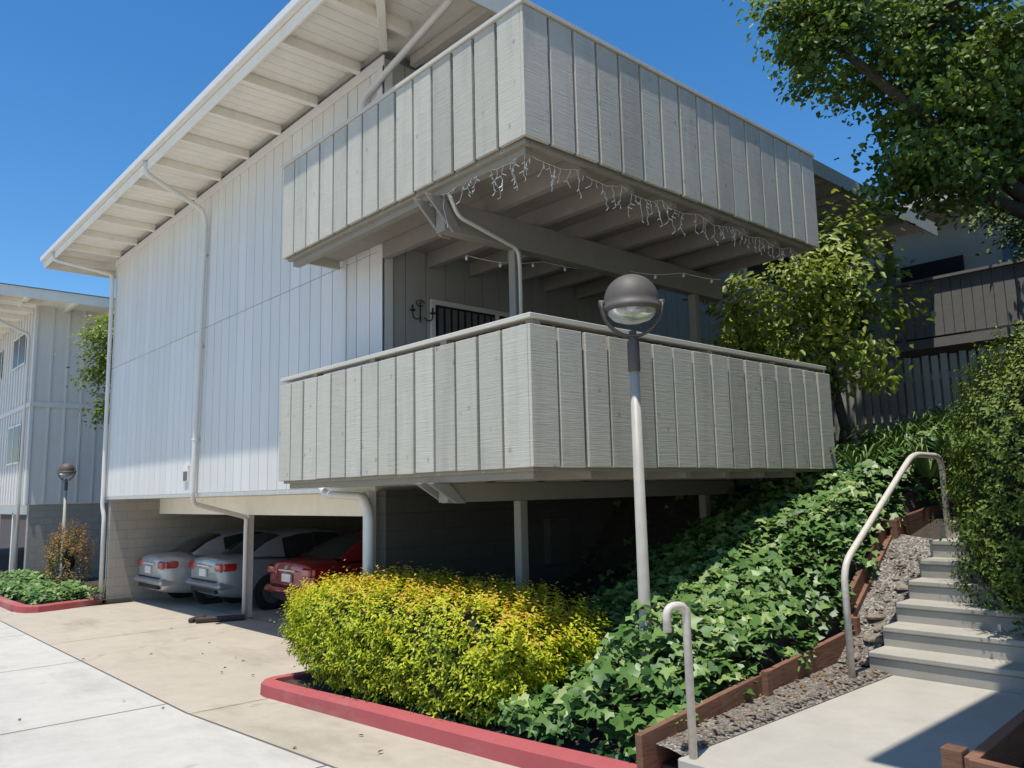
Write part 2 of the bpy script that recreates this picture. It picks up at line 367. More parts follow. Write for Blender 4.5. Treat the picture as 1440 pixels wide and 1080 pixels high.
# roof
mb=MB()
RX0,RX1,RY0,RY1=3.9,18.2,6.25,20.3
mb.box(RX0,RX1,RY0,RY1,5.56,5.60)
y=RY0
while y<RY1-.02:
    mb.box(RX0+.001,XW-.04,y+.004,min(y+.19,RY1)-.004,5.545,5.559); y+=.19
mb.obj("soffit_boards",M['soffit'],B)
mb=MB()
mb.add([(RX0-.05,RY0-.02,5.65),(RX1+.05,RY0-.02,5.65),(RX1+.05,RY1+.05,5.65),(RX0-.05,RY1+.05,5.65),(RX0+5,RY0+6,6.2),(RX1-5,RY0+6,6.2),(RX1-5,RY1-5,6.2),(RX0+5,RY1-5,6.2)],
   [(0,3,2,1),(0,1,5,4),(1,2,6,5),(2,3,7,6),(3,0,4,7),(4,5,6,7)]); mb.obj("roof_covering",M['roof'],B)
mb=MB()
mb.box(RX0-.035,RX0,RY0-.03,RY1+.03,5.36,5.64); mb.box(RX0,RX1,RY1,RY1+.035,5.36,5.64)
y=8.41-1.13
while y<RY1-.1:
    mb.box(RX0+.002,XW-.045,y-.045,y+.045,5.41,5.543); y+=1.13
mb.beam((RX0+.1,RY0+.1,5.46),(XW-.1,YW-.15,5.46),.1,.14)
mb.obj("fascia_and_lookouts",M['soffit'],B,bevel=.004)
mb=MB(); mb.box(RX0,RX1,RY0-.035,RY0,5.36,5.64)
x=XW+.4
while x<X2:
    mb.box(x-.045,x+.045,RY0+.002,YW-.045,5.41,5.543); x+=1.13
mb.obj("side_fascia_and_lookouts",M['trim'],B,bevel=.004)  # darker trim tone on this eave stands in for its shadow
mb=MB(); mb.box(RX0-.12,RX0-.037,RY0-.03,RY1+.02,5.50,5.615); mb.obj("gutters",M['pipe'],B,bevel=.01)
mb=MB(); r=.042
mb.tube(bend([(3.85,19.35,5.5),(3.85,19.3,5.32),(4.95,18.92,5.08),(4.96,18.90,4.9),(4.96,18.85,-.1),(4.99,18.8,-.3),(4.99,18.8,-2.12)],.1),r)
mb.tube(bend([(3.85,13.1,5.5),(3.85,13.1,5.30),(4.90,13.4,5.0),(4.97,13.42,4.8),(4.97,13.62,.05),(5.05,13.75,-.06),(6.08,13.98,-.32),(6.08,14.0,-.5),(6.08,14.0,-2.1)],.12),r)
mb.tube(bend([(4.97,6.3,5.5),(4.97,6.4,5.40),(4.97,8.2,4.98),(4.97,8.3,4.7),(4.97,8.3,3.1)],.1),r)
mb.tube(bend([(4.9,9.1,.16),(4.9,8.95,.04),(4.93,8.1,.0),(4.95,8.0,-.2),(4.95,8.0,-2.0)],.12),r+.006)
for yy,zz in ((13.5,4.2),(13.55,2.6),(13.6,1.0)): mb.box(4.93,5.04,yy-.055,yy+.055,zz,zz+.03)
mb.obj("downspouts",M['pipe'],B,smooth=True)
mb=MB(); mb.box(5.01,5.04,14.0,14.2,.32,.6); mb.obj("sign_plate",M['frame'],B); mb=MB(); mb.box(5.0,5.008,14.02,14.18,.34,.5); mb.obj("sign_panel",M['blind'],B)
# balcony
BX0,BX1,BY0,BY1=4.22,9.13,4.47,8.87
def balcony(z0,z1,cap_gap,cap_in,name):
    mb=MB(); T=.035; n=16; p=(BX1-BX0)/n; G=.0165
    rr=lambda: random.uniform(-.005,.005)
    for i in range(n):
        a=BX0+i*p+(0 if i==0 else G+rr()); b_=BX0+(i+1)*p-G+rr()
        if i==n-1: b_=BX1
        mb.box(a,b_,BY0+random.uniform(-.005,.003),BY0+T,z0+random.uniform(-.006,.006),z1)
    n=14; p=(BY1-BY0-T)/n
    for i in range(n):
        a=BY0+T+.002+i*p+(0 if i==0 else G+rr()); b_=BY0+T+(i+1)*p-G+rr()
        mb.box(BX0+random.uniform(-.005,.003),BX0+T,a,b_,z0+random.uniform(-.006,.006),z1)
    for a,b_ in ((4.5,5.1),(5.12,5.9),(5.92,6.7),(6.72,7.5),(7.52,YW-.03)): mb.box(BX1-T,BX1,a+.01,b_,z0,z1)
    for a,b_ in ((BX0+T+.004,4.6),(4.612,XW-.05)): mb.box(a,b_,BY1-T,BY1,z0,z1)
    mb.obj(name+"_boards",M['board'],B,bevel=.004)
    mb=MB(); q=T+.012
    for (za,zb) in ((z0+.05,z0+.26),(z1-.42,z1-.30),(z1-.1,z1-.012)):
        mb.box(BX0+q,BX1-q,BY0+T+.003,BY0+T+.05,za,zb); mb.box(BX0+T+.003,BX0+T+.05,BY0+T+.052,BY1-q,za,zb)
    n=16; p=(BX1-BX0)/n
    for i in range(1,n): mb.box(BX0+i*p-.05,BX0+i*p+.05,BY0+T+.0515,BY0+T+.07,z0+.03,z1-.03)
    n=14; p=(BY1-BY0-T)/n
    for i in range(1,n): mb.box(BX0+T+.0515,BX0+T+.07,BY0+T+i*p-.05,BY0+T+i*p+.05,z0+.03,z1-.03)
    mb.obj(name+"_framing",M['gap'],B)
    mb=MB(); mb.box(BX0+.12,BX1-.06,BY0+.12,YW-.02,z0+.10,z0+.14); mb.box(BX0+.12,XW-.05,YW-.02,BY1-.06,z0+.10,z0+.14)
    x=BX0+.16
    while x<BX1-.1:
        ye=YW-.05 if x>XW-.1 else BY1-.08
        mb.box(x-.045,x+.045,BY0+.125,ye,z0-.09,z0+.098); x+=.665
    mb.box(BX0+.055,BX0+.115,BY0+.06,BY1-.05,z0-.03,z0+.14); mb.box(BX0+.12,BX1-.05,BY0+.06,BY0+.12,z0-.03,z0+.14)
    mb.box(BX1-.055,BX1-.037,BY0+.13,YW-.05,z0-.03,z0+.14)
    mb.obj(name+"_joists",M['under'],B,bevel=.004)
    mb=MB(); c=z1+cap_gap; W=.13
    x0,y0=BX0-.02+cap_in,BY0-.02+cap_in
    vs=[(x0,BY1+.02),(x0,y0),(BX1+.02-cap_in,y0),(BX1+.02-cap_in,YW-.03),(BX1+.02-cap_in-W,YW-.03),(BX1+.02-cap_in-W,y0+W),(x0+W,y0+W),(x0+W,BY1+.02)]
    v3=[(a,b_,c) for a,b_ in vs]+[(a,b_,c+.042) for a,b_ in vs]
    fs=[(0,7,6,1),(1,6,5,2),(2,5,4,3)]; fs+= [tuple(i+8 for i in f)[::-1] for f in fs]
    fs+=[(i,(i+1)%8,(i+1)%8+8,i+8) for i in range(8)]
    mb.add(v3,fs)
    mb.obj(name+"_cap_rail",M['trim'],B,bevel=.005)
    if cap_gap>.02:
        mb=MB()
        for x in np.arange(BX0+.12,BX1,1.2): mb.box(x-.045,x+.045,y0+.03,y0+.11,z1-.3,c-.001)
        for y in np.arange(BY0+1.2,BY1,1.2): mb.box(x0+.03,x0+.11,y-.045,y+.045,z1-.3,c-.001)
        mb.obj(name+"_rail_posts",M['under'],B)
balcony(.2,1.33,.055,.04,"lower_balcony"); balcony(2.9,4.06,.004,0,"upper_balcony")
mb=MB()
for zb,zt in ((2.5,2.808),(-.07,.108)):
    mb.box(4.42,9.08,5.83,5.97,zb,zt)
    for s in (5.80,5.985):
        mb.add([(4.18,s,zt),(4.42,s,zt),(4.62,s,zb-.01),(4.50,s,zb-.01),(4.18,s+.03,zt),(4.42,s+.03,zt),(4.62,s+.03,zb-.01),(4.50,s+.03,zb-.01)],[(0,1,2,3),(7,6,5,4),(0,4,5,1),(1,5,6,2),(2,6,7,3),(3,7,4,0)])
for x in (5.38,8.5):
    mb.box(x-.05,x+.05,5.85,5.95,.35,2.499); mb.box(x-.05,x+.05,5.85,5.95,-2.2,-.071)
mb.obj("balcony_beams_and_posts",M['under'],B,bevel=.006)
mb=MB(); mb.tube(bend([(4.35,5.7,2.86),(4.5,5.72,2.62),(5.3,5.76,2.46),(5.33,5.77,2.3),(5.33,5.77,.4)],.08),.02,8)
mb.obj("balcony_drain_pipe",M['trim'],B,smooth=True)
mb=MB(); fr=lambda x0,x1,z0,z1:(mb.box(x0,x0+.06,YW-.05,YW-.02,z0,z1),mb.box(x1-.06,x1,YW-.05,YW-.02,z0,z1),mb.box(x0+.06,x1-.06,YW-.05,YW-.02,z1-.06,z1),mb.box(x0+.06,x1-.06,YW-.05,YW-.02,z0,z0+.05))
fr(5.72,7.9,.34,2.42); fr(9.2,11.4,1.2,2.5); fr(5.72,7.9,3.1,5.1); fr(13,15,3.9,5.0)
mb.box(6.78,6.84,YW-.045,YW-.021,.39,2.36); mb.box(10.27,10.33,YW-.045,YW-.021,1.25,2.44)
mb.obj("window_frames",M['frame'],B)
mb=MB()
for a in ((5.78,7.84,.39,2.36),(9.26,11.34,1.25,2.44),(5.78,7.84,3.15,5.04),(13.06,14.94,3.96,4.94)): mb.box(a[0],a[1],YW-.032,YW-.0195,a[2],a[3])
mb.obj("window_glass",M['win'],B)
mb=MB()
for x in np.arange(5.84,7.8,.11): mb.box(x,x+.075,YW-.0365,YW-.034,.5,2.33)
mb.obj("vertical_blinds",M['blind'],B)
mb=MB()
cx,cz=5.55,2.2; Y0=YW-.05
mb.tube([(cx,Y0,cz-.1),(cx,Y0,cz+.16)],.008)
for s in (-1,1):
    mb.tube([(cx+s*(.02+.13*math.sin(t)),Y0-.05,cz-.05-.05*math.sin(2*t)+.03*t) for t in np.linspace(0,1.6,9)],.008,6); mb.lathe((cx+s*.15,Y0-.05,cz+.0),[(.0,0),(.035,.02),(.04,.03)],12); mb.tube([(cx+s*.15,Y0-.05,cz+.02),(cx+s*.15,Y0-.05,cz+.09)],.012,8)
mb.tube([(cx+.06*math.cos(t),Y0,cz+.14+.04*math.sin(t)) for t in np.linspace(0,5.5,14)],.006,6)
mb.obj("wall_sconce",M['black'],B,smooth=True)
# icicle lights
mb=MB(); R_=random.Random(3)
def strand(P0,P1,n,fade=0):
    P0=Vector(P0);P1=Vector(P1); L_=[]
    for i in range(n+1):
        t=i/n; p=P0.lerp(P1,t); p.z-= .05*abs(math.sin(t*n*.35))+R_.uniform(0,.02); L_.append(p)
    mb.tube(L_,.0022,4)
    for i,p in enumerate(L_):
        if R_.random()<.2: continue
        q=p.copy(); pts=[q.copy()]; d=R_.uniform(.05,.30)*(1-fade*i/n); k=max(2,int(d/.035)); dx=R_.uniform(-.008,.008)
        for j in range(k):
            q=q+Vector((dx+R_.uniform(-.02,.02),R_.uniform(-.02,.02),-.035)); pts.append(q.copy())
            if R_.random()<.5:
                e=q+Vector((R_.uniform(-.035,.035),R_.uniform(-.035,.035),-.02)); mb.tube([q,e],.0038,4)
        mb.tube(pts,.0020,4)
strand((4.34,6.0,2.86),(4.34,4.62,2.86),16); strand((4.36,4.62,2.86),(8.9,4.62,2.86),66,.3)
mb.obj("icicle_light_string",M['wire'],B)
mb=MB()
L_=[(5.3+.12*i,6.6-.05*i,2.6-.05*abs(math.sin(i*.45))) for i in range(26)]; mb.tube(L_,.004,4)
for p in L_[::3]: blob(mb,(p[0],p[1],p[2]-.03),(.018,.018,.025),1,1)
mb.obj("bulb_light_string",M['wire'],B)
# ---------------------------------------------------------------- second building (far left)
C=empty("shadow_caster_building")
cx0,cy0=4.9,26.3
mb=MB(); mb.box(cx0,14,cy0,50,-.02,5.8); mb.obj("walls",M['siding'],C)
mb=MB()
for x in np.arange(cx0,12,.42): mb.box(x,x+.05,cy0-.03,cy0-.002,0,5.8)
for y in np.arange(cy0,48,.42): mb.box(cx0-.03,cx0-.002,y,y+.05,0,5.8)
mb.box(cx0-.034,12,cy0-.036,cy0-.031,2.8,2.95); mb.box(cx0-.036,cx0-.031,cy0,48,2.8,2.95)
mb.obj("battens",M['siding'],C)
mb=MB(); mb.box(cx0+.1,14,cy0+.05,cy0+.3,-2.6,-.022); mb.box(10,10.3,cy0+.3,50,-2.6,-.022); mb.obj("block_walls",M['cmu'],C)
mb=MB()
for y in (28.5,31.5,34.5,38,42): mb.box(cx0+.1,cx0+.28,y,y+.15,-2.6,-.25)
mb.box(cx0+.1,cx0+.3,cy0+.31,48,-.3,-.022)
mb.obj("carport_posts",M['soffit'],C)
mb=MB(); mb.box(3.7,15,25,51,5.80,5.86); mb.box(3.66,3.7,24.96,51,5.66,5.98); mb.box(3.7,15,24.96,25,5.70,5.98)
for x in np.arange(4.4,14,1.2): mb.box(x,x+.09,25.0,cy0,5.68,5.797)
for y in np.arange(25.6,50,1.2): mb.box(3.7,cx0,y,y+.09,5.68,5.797)
mb.obj("soffit",M['soffit'],C)
mb=MB(); mb.add([(3.6,24.9,5.99),(15,24.9,5.99),(15,51,5.99),(3.6,51,5.99),(8,30,6.9),(15,30,6.9),(15,51,6.9),(8,51,6.9)],[(0,3,2,1),(0,1,5,4),(3,0,4,7),(4,5,6,7)]); mb.obj("roof_covering",M['roof'],C)
mb=MB(); mg=MB()
for y0,y1,z0,z1 in ((27.4,29.2,4.2,5.2),(27.4,29.2,1.2,2.4),(31.2,33,4.2,5.2),(31.2,33,1.2,2.4)):
    mb.box(cx0-.05,cx0-.037,y0,y1,z0,z1); mg.box(cx0-.06,cx0-.051,y0+.06,y1-.06,z0+.06,z1-.06); mb.box(cx0-.066,cx0-.061,(y0+y1)/2-.03,(y0+y1)/2+.03,z0,z1)
mb.obj("window_frames",M['frame'],C); mg.obj("window_glass",glassdark("matte_window_glass",(.03,.035,.045),.25,.2),C)
mb=MB(); mb.tube(bend([(3.7,26.4,5.7),(3.75,26.6,5.4),(4.84,26.9,5.0),(4.84,26.9,-2.2)],.12),.045); mb.obj("downspout",M['pipe'],C,smooth=True)
# ---------------------------------------------------------------- building to the right rear + neighbour added out of view to cast shade
D=empty("shadow_caster_building")
mb=MB(); mb.box(19.6,26,2.5,14,.8,6.2); mb.obj("walls",M['patio'],D)
mb=MB(); mb.box(18.4,27,1.5,15,6.2,6.4); mb.obj("roof",M['trim'],D)
mb=MB()
for y in np.arange(4.2,7.4,.2): mb.box(17.98,18.02,y,y+.185,3.15,4.35)
for x in np.arange(18.05,19.5,.2): mb.box(x,x+.185,4.18,4.2,3.15,4.35)
mb.box(17.95,19.6,4.15,7.4,2.9,3.1); mb.box(17.9,18.05,4.1,7.45,4.36,4.42)
for y in (4.3,7.2): mb.box(18.1,18.25,y,y+.15,.9,6.2)
mb.obj("balcony",M['dark'],D)
mb=MB()
for y in (4.0,6.2,8.6): mb.box(19.56,19.598,y,y+1.4,3.3,5.2)
mb.obj("window_glass",M['win'],D)
E=empty("shadow_caster_building")  # unseen building, added to throw shade on the path landing
mb=MB(); mb.box(3.4,22,-9,-.6,-1.8,5.0); mb.obj("walls",M['siding'],E)
mb=MB(); mb.box(2.8,23,-10,.4,5.0,5.2); mb.box(2.8,5.5,.4,1.60,5.0,5.2); mb.obj("shadow_caster_eave",M['soffit'],E)  # projecting piece shaped only for the straight shadow edge on the path
mb=MB(); mb.box(2.7,23.1,-10.1,.42,5.202,5.25); mb.obj("roof_covering",M['roof'],E)
mb=MB()
for x in (7,11,15): mb.box(x,x+1.6,-.6,-.57,1.2,2.5)
mb.obj("window_glass",M['win'],E)
F=MB()
for i,y in enumerate(np.arange(3.0,7.8,.135)): F.box(13.0,13.02,y,y+.095,.5,1.98+.01*math.sin(i*3))
F.box(13.022,13.06,3.0,7.8,1.6,1.7); F.box(13.022,13.06,3.0,7.8,.9,1.0)
F.obj("picket_fence",M['fence'])
# ---------------------------------------------------------------- lamps
def lamp(x,y,zb,zc,name="street_lamp"):
    L=empty(name,(0,0,0)); rd=Vector((.745,-.667,0))
    mb=MB(); mb.lathe((x,y,zb),[(.050,0),(.046,.4),(.037,zc-zb-.46),(.0,zc-zb-.455)],20); mb.obj("pole",M['polep'],L,smooth=True)
    mb=MB(); h=zc-zb
    mb.lathe((x,y,zb),[(.0,h-.56),(.044,h-.56),(.047,h-.55),(.047,h-.33),(.03,h-.30),(.028,h-.24),(0,h-.235)],20)
    R0=.213
    dome=[(R0*math.sin(t),R0*.98*math.cos(t)+.0) for t in np.linspace(0,math.pi/2,14)]+[(R0,-.04),(R0+.010,-.045),(R0+.010,-.085),(R0-.01,-.09),(R0-.02,-.04)]
    mb.lathe((x,y,zc),dome,40)
    c=Vector((x,y,zc-.02))
    for off in (-.03,.03):
        o=Vector((.667,.745,0))*off
        mb.tube([c+o+rd*(.238*math.cos(t))+Vector((0,0,.262*math.sin(t))) for t in np.linspace(math.pi,2*math.pi,22)],.009,8)
    for s in (-1,1): mb.tube([c+rd*s*.21,c+rd*s*.255],.03,14)
    mb.obj("dome_and_yoke",M['lampd'],L,smooth=True)
    mb=MB(); mb.lathe((x,y,zc),[(R0-.02,-.07),(R0-.03,-.11),(R0-.07,-.15),(.07,-.175),(0,-.18)],32); mb.obj("lens",M['lglass'],L,smooth=True)
    mb=MB(); mb.lathe((x,y,zc),[(0,-.13),(.05,-.11),(.06,-.05),(0,-.03)],16); mb.obj("bulb",M['frame'],L,smooth=True)
lamp(4.76,3.88,-1.55,1.47); lamp(5.66,25.2,-2.2,.92)
# ---------------------------------------------------------------- cars
def car(x,yc,z,col,name,style=0):
    E_=empty(name,(x,yc,z)); P=carpaint(name+"_paint",col)
    st_=[(0,.40,.93,.74),(.05,.30,1.0,.82),(.3,.24,1.04,.88),(.8,.2,1.03,.90),(1.5,.2,.97,.91),(2.6,.2,.95,.91),(3.4,.2,.94,.90),(4.05,.22,.86,.87),(4.4,.28,.76,.78),(4.55,.38,.64,.62)]
    mb=MB()
    for (sx,zl,zt,hw) in st_:
        half=[(0,zl),(hw*.75,zl),(hw*.97,zl+.14),(hw,(zl+zt)/2),(hw*.98,zt-.14),(hw*.86,zt-.01),(0,zt+.03)]
        ring=half+[(-a,b_) for a,b_ in half[1:-1]][::-1]
        mb.v+=[(sx,a,b_) for a,b_ in ring]
    n=12
    for i in range(len(st_)-1):
        for k in range(n): mb.f.append((i*n+k,i*n+(k+1)%n,(i+1)*n+(k+1)%n,(i+1)*n+k)); mb.m.append(0)
    mb.f.append(tuple(range(n))[::-1]); mb.f.append(tuple((len(st_)-1)*n+k for k in range(n))); mb.m+=[0,0]
    mb.obj("body",P,E_,smooth=True,subsurf=2)
    cab=[(.62,1.03,.76,1.035),(.95,1.02,.77,1.24),(1.3,1.0,.78,1.38),(1.7,.98,.79,1.45),(2.1,.97,.79,1.465),(2.5,.97,.79,1.43),(3.25,.95,.76,.99)]
    mb=MB()
    for sx,zb,hb,zt in cab:
        q=min(1,max(0,(zt-1.03)/.35)); ht=hb*(.98-.22*q)
        mb.v+=[(sx,hb,zb-.03),(sx,ht*1.04,max(zb,zt-.05)),(sx,ht*.9,zt),(sx,ht*.45,zt+.02*q+.005),(sx,0,zt+.03*q+.006),(sx,-ht*.45,zt+.02*q+.005),(sx,-ht*.9,zt),(sx,-ht*1.04,max(zb,zt-.05)),(sx,-hb,zb-.03)]
    R_=9; nc=len(cab)
    for i in range(nc-1):
        for k in range(R_-1):
            if k in(2,3,4,5): mi=1 if i in(0,1,nc-2) else 0
            elif k in(1,6): mi=0
            else: mi=0 if i<=1 else 1
            mb.f.append((i*R_+k,i*R_+k+1,(i+1)*R_+k+1,(i+1)*R_+k)); mb.m.append(mi)
    mb.obj("cabin",[P,M['win']],E_,smooth=True)
    mb=MB()
    for s in (-1,1): mb.beam((1.95,s*.785,.98),(1.98,s*.625,1.42),.06,.02,up=(0,s,.3))
    mb.obj("door_pillars",M['tyre'],E_)
    mb=MB(); mr=MB()
    for wx in (.98,3.62):
        for s in (-1,1):
            y0=s*.91
            for (mm,r0,ya,yb) in ((mb,.36,y0-.16*s,y0+.002*s),(mb,.31,y0-.1*s,y0+.012*s),(mr,.2,y0-.1*s,y0+.016*s)):
                mm.tube([(wx,ya,.33),(wx,yb,.33)],r0,24)
    mb.obj("tyres",M['tyre'],E_); mr.obj("rims",M['rim'],E_)
    mb=MB()
    for s in (-1,1):
        a,b_=sorted((s*.52,s*.80)); mb.box(-.012,.06,a,b_,.76,.92)
        a,b_=sorted((s*.79,s*.875)); mb.box(.03,.30,a,b_,.78,.92)
    mb.obj("tail_lights",M['tail'],E_,bevel=.03)
    mb=MB(); mb.box(-.035,.0,-.16,.16,.66,.80); mb.box(-.03,0,-.3,.3,.84,.865); mb.obj("plate",M['frame'],E_,bevel=.004)
    mb=MB(); mb.box(-.03,.05,-.62,.62,.575,.59); mb.box(-.015,.06,-.6,.6,.36,.44); mb.obj("bumper_trim",M['tyre'],E_)
    mb=MB(); mb.box(-.06,.3,-.84,.84,.44,.57); mb.obj("bumper",P,E_,bevel=.05)
car(6.5,13.2,-2.1,(.28,.010,.018),"parked_car"); car(6.0,15.72,-2.11,(.28,.31,.34),"parked_car"); car(5.6,17.66,-2.13,(.42,.42,.43),"parked_car")
mb=MB(); mb.beam((5.3,14.2,-2.05),(6.05,13.9,-2.05),.12,.09); mb.beam((5.25,14.3,-2.06),(5.6,14.6,-2.06),.1,.08); mb.obj("drain_extension",plain("dark_brown_wood",(.05,.035,.03),.8),bevel=.02)
# ---------------------------------------------------------------- foliage
def leaves(name,P,Nn,D,size,aspect,mat,lc,parent=None,shape='leaf',fold=.25):
    n=len(P); Nn=Nn/np.linalg.norm(Nn,axis=1)[:,None]
    D=D-(D*Nn).sum(1)[:,None]*Nn; D/=np.linalg.norm(D,axis=1)[:,None]+1e-9
    Sd=np.cross(D,Nn); size=np.asarray(size).reshape(-1,1)*np.ones((n,1))
    if shape=='leaf':
        T=[(0,0,0),(.35,.5,fold),(1,0,-.12),(.35,-.5,fold),(.72,.33,fold*.6),(.72,-.33,fold*.6)]
        F_=[(0,1,4,2),(0,2,5,3)]
    else:
        T=[(0,0,0),(-.12,.38,.05),(.28,.62,-.04),(.45,.28,.06),(1,0,-.1),(.45,-.28,.06),(.28,-.62,-.04),(-.12,-.38,.05)]
        F_=[(0,1,2,3,4),(0,4,5,6,7)]
    k=len(T); V=np.zeros((n,k,3))
    for i,(a,b_,c) in enumerate(T):
        w=aspect if shape=='leaf' else 1
        V[:,i]=P+size*(a*D+b_*w*Sd+c*w*Nn)
    V=V.reshape(-1,3); nf=len(F_); fl=len(F_[0])
    loops=(np.array(F_)[None,:,:]+ (np.arange(n)*k)[:,None,None]).reshape(-1)
    me=bpy.data.meshes.new(name); me.vertices.add(len(V)); me.vertices.foreach_set("co",V.reshape(-1))
    me.loops.add(len(loops)); me.loops.foreach_set("vertex_index",loops.astype(np.int32))
    me.polygons.add(n*nf); me.polygons.foreach_set("loop_start",(np.arange(n*nf)*fl).astype(np.int32))
    me.polygons.foreach_set("loop_total",np.full(n*nf,fl,dtype=np.int32))
    me.update(calc_edges=True)
    at=me.attributes.new("lc",'FLOAT','POINT'); at.data.foreach_set("value",np.repeat(np.clip(lc,0,1),k).astype(np.float32))
    me.materials.append(mat); o=bpy.data.objects.new(name,me); S.collection.objects.link(o)
    if parent: o.parent=parent
    return o
def rnd(n): 
    v=rng.normal(size=(n,3)); return v/np.linalg.norm(v,axis=1)[:,None]
def snoise(p,f,seed=0):
    s=seed*1.7
    return (np.sin(p[:,0]*f+s)+np.sin(p[:,1]*f*1.13+1.3+s)+np.sin(p[:,2]*f*.9+2.1+s)+np.sin((p[:,0]+p[:,1])*f*1.9+s)*.6+np.sin((p[:,1]-p[:,2])*f*2.3+s)*.5)/4
G_yel=leafmat("yellow_green_leaf",[(0,(.06,.12,.010)),(.3,(.22,.30,.015)),(.6,(.46,.52,.025)),(.88,(.68,.68,.035)),(1,(.68,.42,.07))],.35,.45)
G_ivy=leafmat("ivy_leaf",[(0,(.02,.055,.012)),(.45,(.07,.15,.032)),(.8,(.15,.24,.06)),(1,(.28,.34,.12))],0,.42,None,.32)
G_hedge=leafmat("hedge_leaf",[(0,(.03,.05,.008)),(.6,(.10,.16,.022)),(1,(.22,.26,.045))],0,.55,None,.25)
G_tree=leafmat("tree_leaf",[(0,(.06,.10,.02)),(.6,(.16,.24,.045)),(1,(.30,.37,.10))],.38,.5)
G_mag=leafmat("glossy_leaf",[(0,(.07,.12,.02)),(.5,(.22,.29,.045)),(1,(.46,.49,.11))],.35,.40)
G_strap=leafmat("strap_leaf",[(0,(.04,.08,.018)),(1,(.15,.24,.05))],0,.45)
G_nan=leafmat("nandina_leaf",[(0,(.07,.11,.02)),(.5,(.28,.20,.05)),(1,(.50,.17,.08))],.3,.45)
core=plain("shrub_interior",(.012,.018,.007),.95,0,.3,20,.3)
def sprig_shrub(name,c,r,power,nspr,mat,leaf,stem,per,aspect,seed,upb=.5,base=.3,inner=.8,amp=.08,stray=0):
    e=empty(name); n=nspr
    d=rnd(n*2); d=d[d[:,2]>-.75][:n]; n=len(d)
    s=(np.abs(d)**power).sum(1)**(-1/power)
    surf=d*s[:,None]
    nz=1+amp*snoise(surf*np.array(r),3.1,seed)*2+rng.normal(size=n)*.03
    P0=np.array(c)+surf*np.array(r)*nz[:,None]*rng.uniform(.86,1.0,n)[:,None]
    nr=surf*np.abs(surf)**(power-2)/np.array(r); nr/=np.linalg.norm(nr,axis=1)[:,None]
    ax=nr*.7+np.array([0,0,upb])+rnd(n)*.45; ax/=np.linalg.norm(ax,axis=1)[:,None]
    PP=[];NN=[];DD=[];LC=[];SZ=[]
    L_=stem*rng.uniform(.5,1.5,n)
    if stray: L_*=np.where(rng.uniform(size=n)<stray,rng.uniform(1.3,2.1,n),1)
    a0=rng.uniform(0,6.28,n)
    t1=np.cross(ax,rnd(n)); t1/=np.linalg.norm(t1,axis=1)[:,None]; t2=np.cross(ax,t1)
    cb=rng.uniform(-.2,.2,n)+.18*snoise(P0,5,seed+3)
    for k in range(per):
        f=k/(per-1); ang=a0+k*2.4
        rad=t1*np.cos(ang)[:,None]+t2*np.sin(ang)[:,None]
        p=P0+ax*(L_*(f-.3))[:,None]
        dr=rad*(1.0-.5*f)+ax*(.35+.7*f)+np.array([0,0,-.15])
        PP.append(p);DD.append(dr);NN.append(ax*1.0-rad*.25+rnd(n)*.3); SZ.append(leaf*rng.uniform(.7,1.15,n)*(1-.3*f))
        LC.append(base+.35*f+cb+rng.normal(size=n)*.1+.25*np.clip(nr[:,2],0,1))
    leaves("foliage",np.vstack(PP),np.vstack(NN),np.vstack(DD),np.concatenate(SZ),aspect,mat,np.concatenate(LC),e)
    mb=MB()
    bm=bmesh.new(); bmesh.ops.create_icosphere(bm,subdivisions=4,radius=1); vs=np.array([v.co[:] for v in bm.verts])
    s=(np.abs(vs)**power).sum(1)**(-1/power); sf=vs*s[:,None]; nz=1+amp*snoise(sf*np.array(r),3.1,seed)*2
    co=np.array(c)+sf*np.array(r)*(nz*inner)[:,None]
    mb.add(co.tolist(),[tuple(v.index for v in f.verts) for f in bm.faces]); bm.free(); mb.obj("dark_core",core,e,smooth=True)  # added dark blob rather than branches, stops the view through the foliage
    return e
sprig_shrub("golden_shrub",(4.60,6.52,-1.40),(.62,2.02,.54),3.6,5000,G_yel,.062,.13,8,.42,3,.7,.36,inner=.84,amp=.075,stray=.06)
sprig_shrub("hedge_bush",(8.4,1.80,-.15),(1.75,.97,1.45),2.4,6000,G_hedge,.055,.14,7,.55,5,.3,.32,inner=.86,amp=.09,stray=.05)
sprig_shrub("nandina_shrub",(5.0,21.7,-1.35),(.42,.42,.7),2.0,420,G_nan,.08,.3,8,.4,8,.8,.3,inner=.3,amp=.2)
def ivy(name,xr,yr,n,hf,keep,size,mat,base=.35):
    x=rng.uniform(*xr,n); y=rng.uniform(*yr,n)
    P=np.stack([x,y,np.zeros(n)],1); k=keep(x,y); P=P[k]; n=len(P)
    h=hf(P); t=rng.uniform(0,1,n)**.45
    g=np.array([H(a,b_) for a,b_ in P[:,:2]]); P[:,2]=g+h*t
    nn=np.array([-.3,-.2,1.0])+rnd(n)*.62
    dd=rnd(n)+np.array([-.3,-.3,-.5])
    lc=base+.45*(t-.5)+rng.normal(size=n)*.22+.15*snoise(P,2.2,5)
    return leaves(name,P,nn,dd,size*rng.uniform(.45,1.25,n),1,mat,lc,None,'ivy')
def hiv(P):
    b_=.24+.14*snoise(P,4.2,1)+.09*snoise(P,9,2)
    b_+= .48*np.exp(-(((P[:,0]-4.75)/.65)**2+((P[:,1]-3.8)/.42)**2))
    b_+= .14*np.exp(-((P[:,1]-4.0)/.5)**2)*np.clip((P[:,0]-5)/3,0,1)
    return np.clip(b_,.06,2)
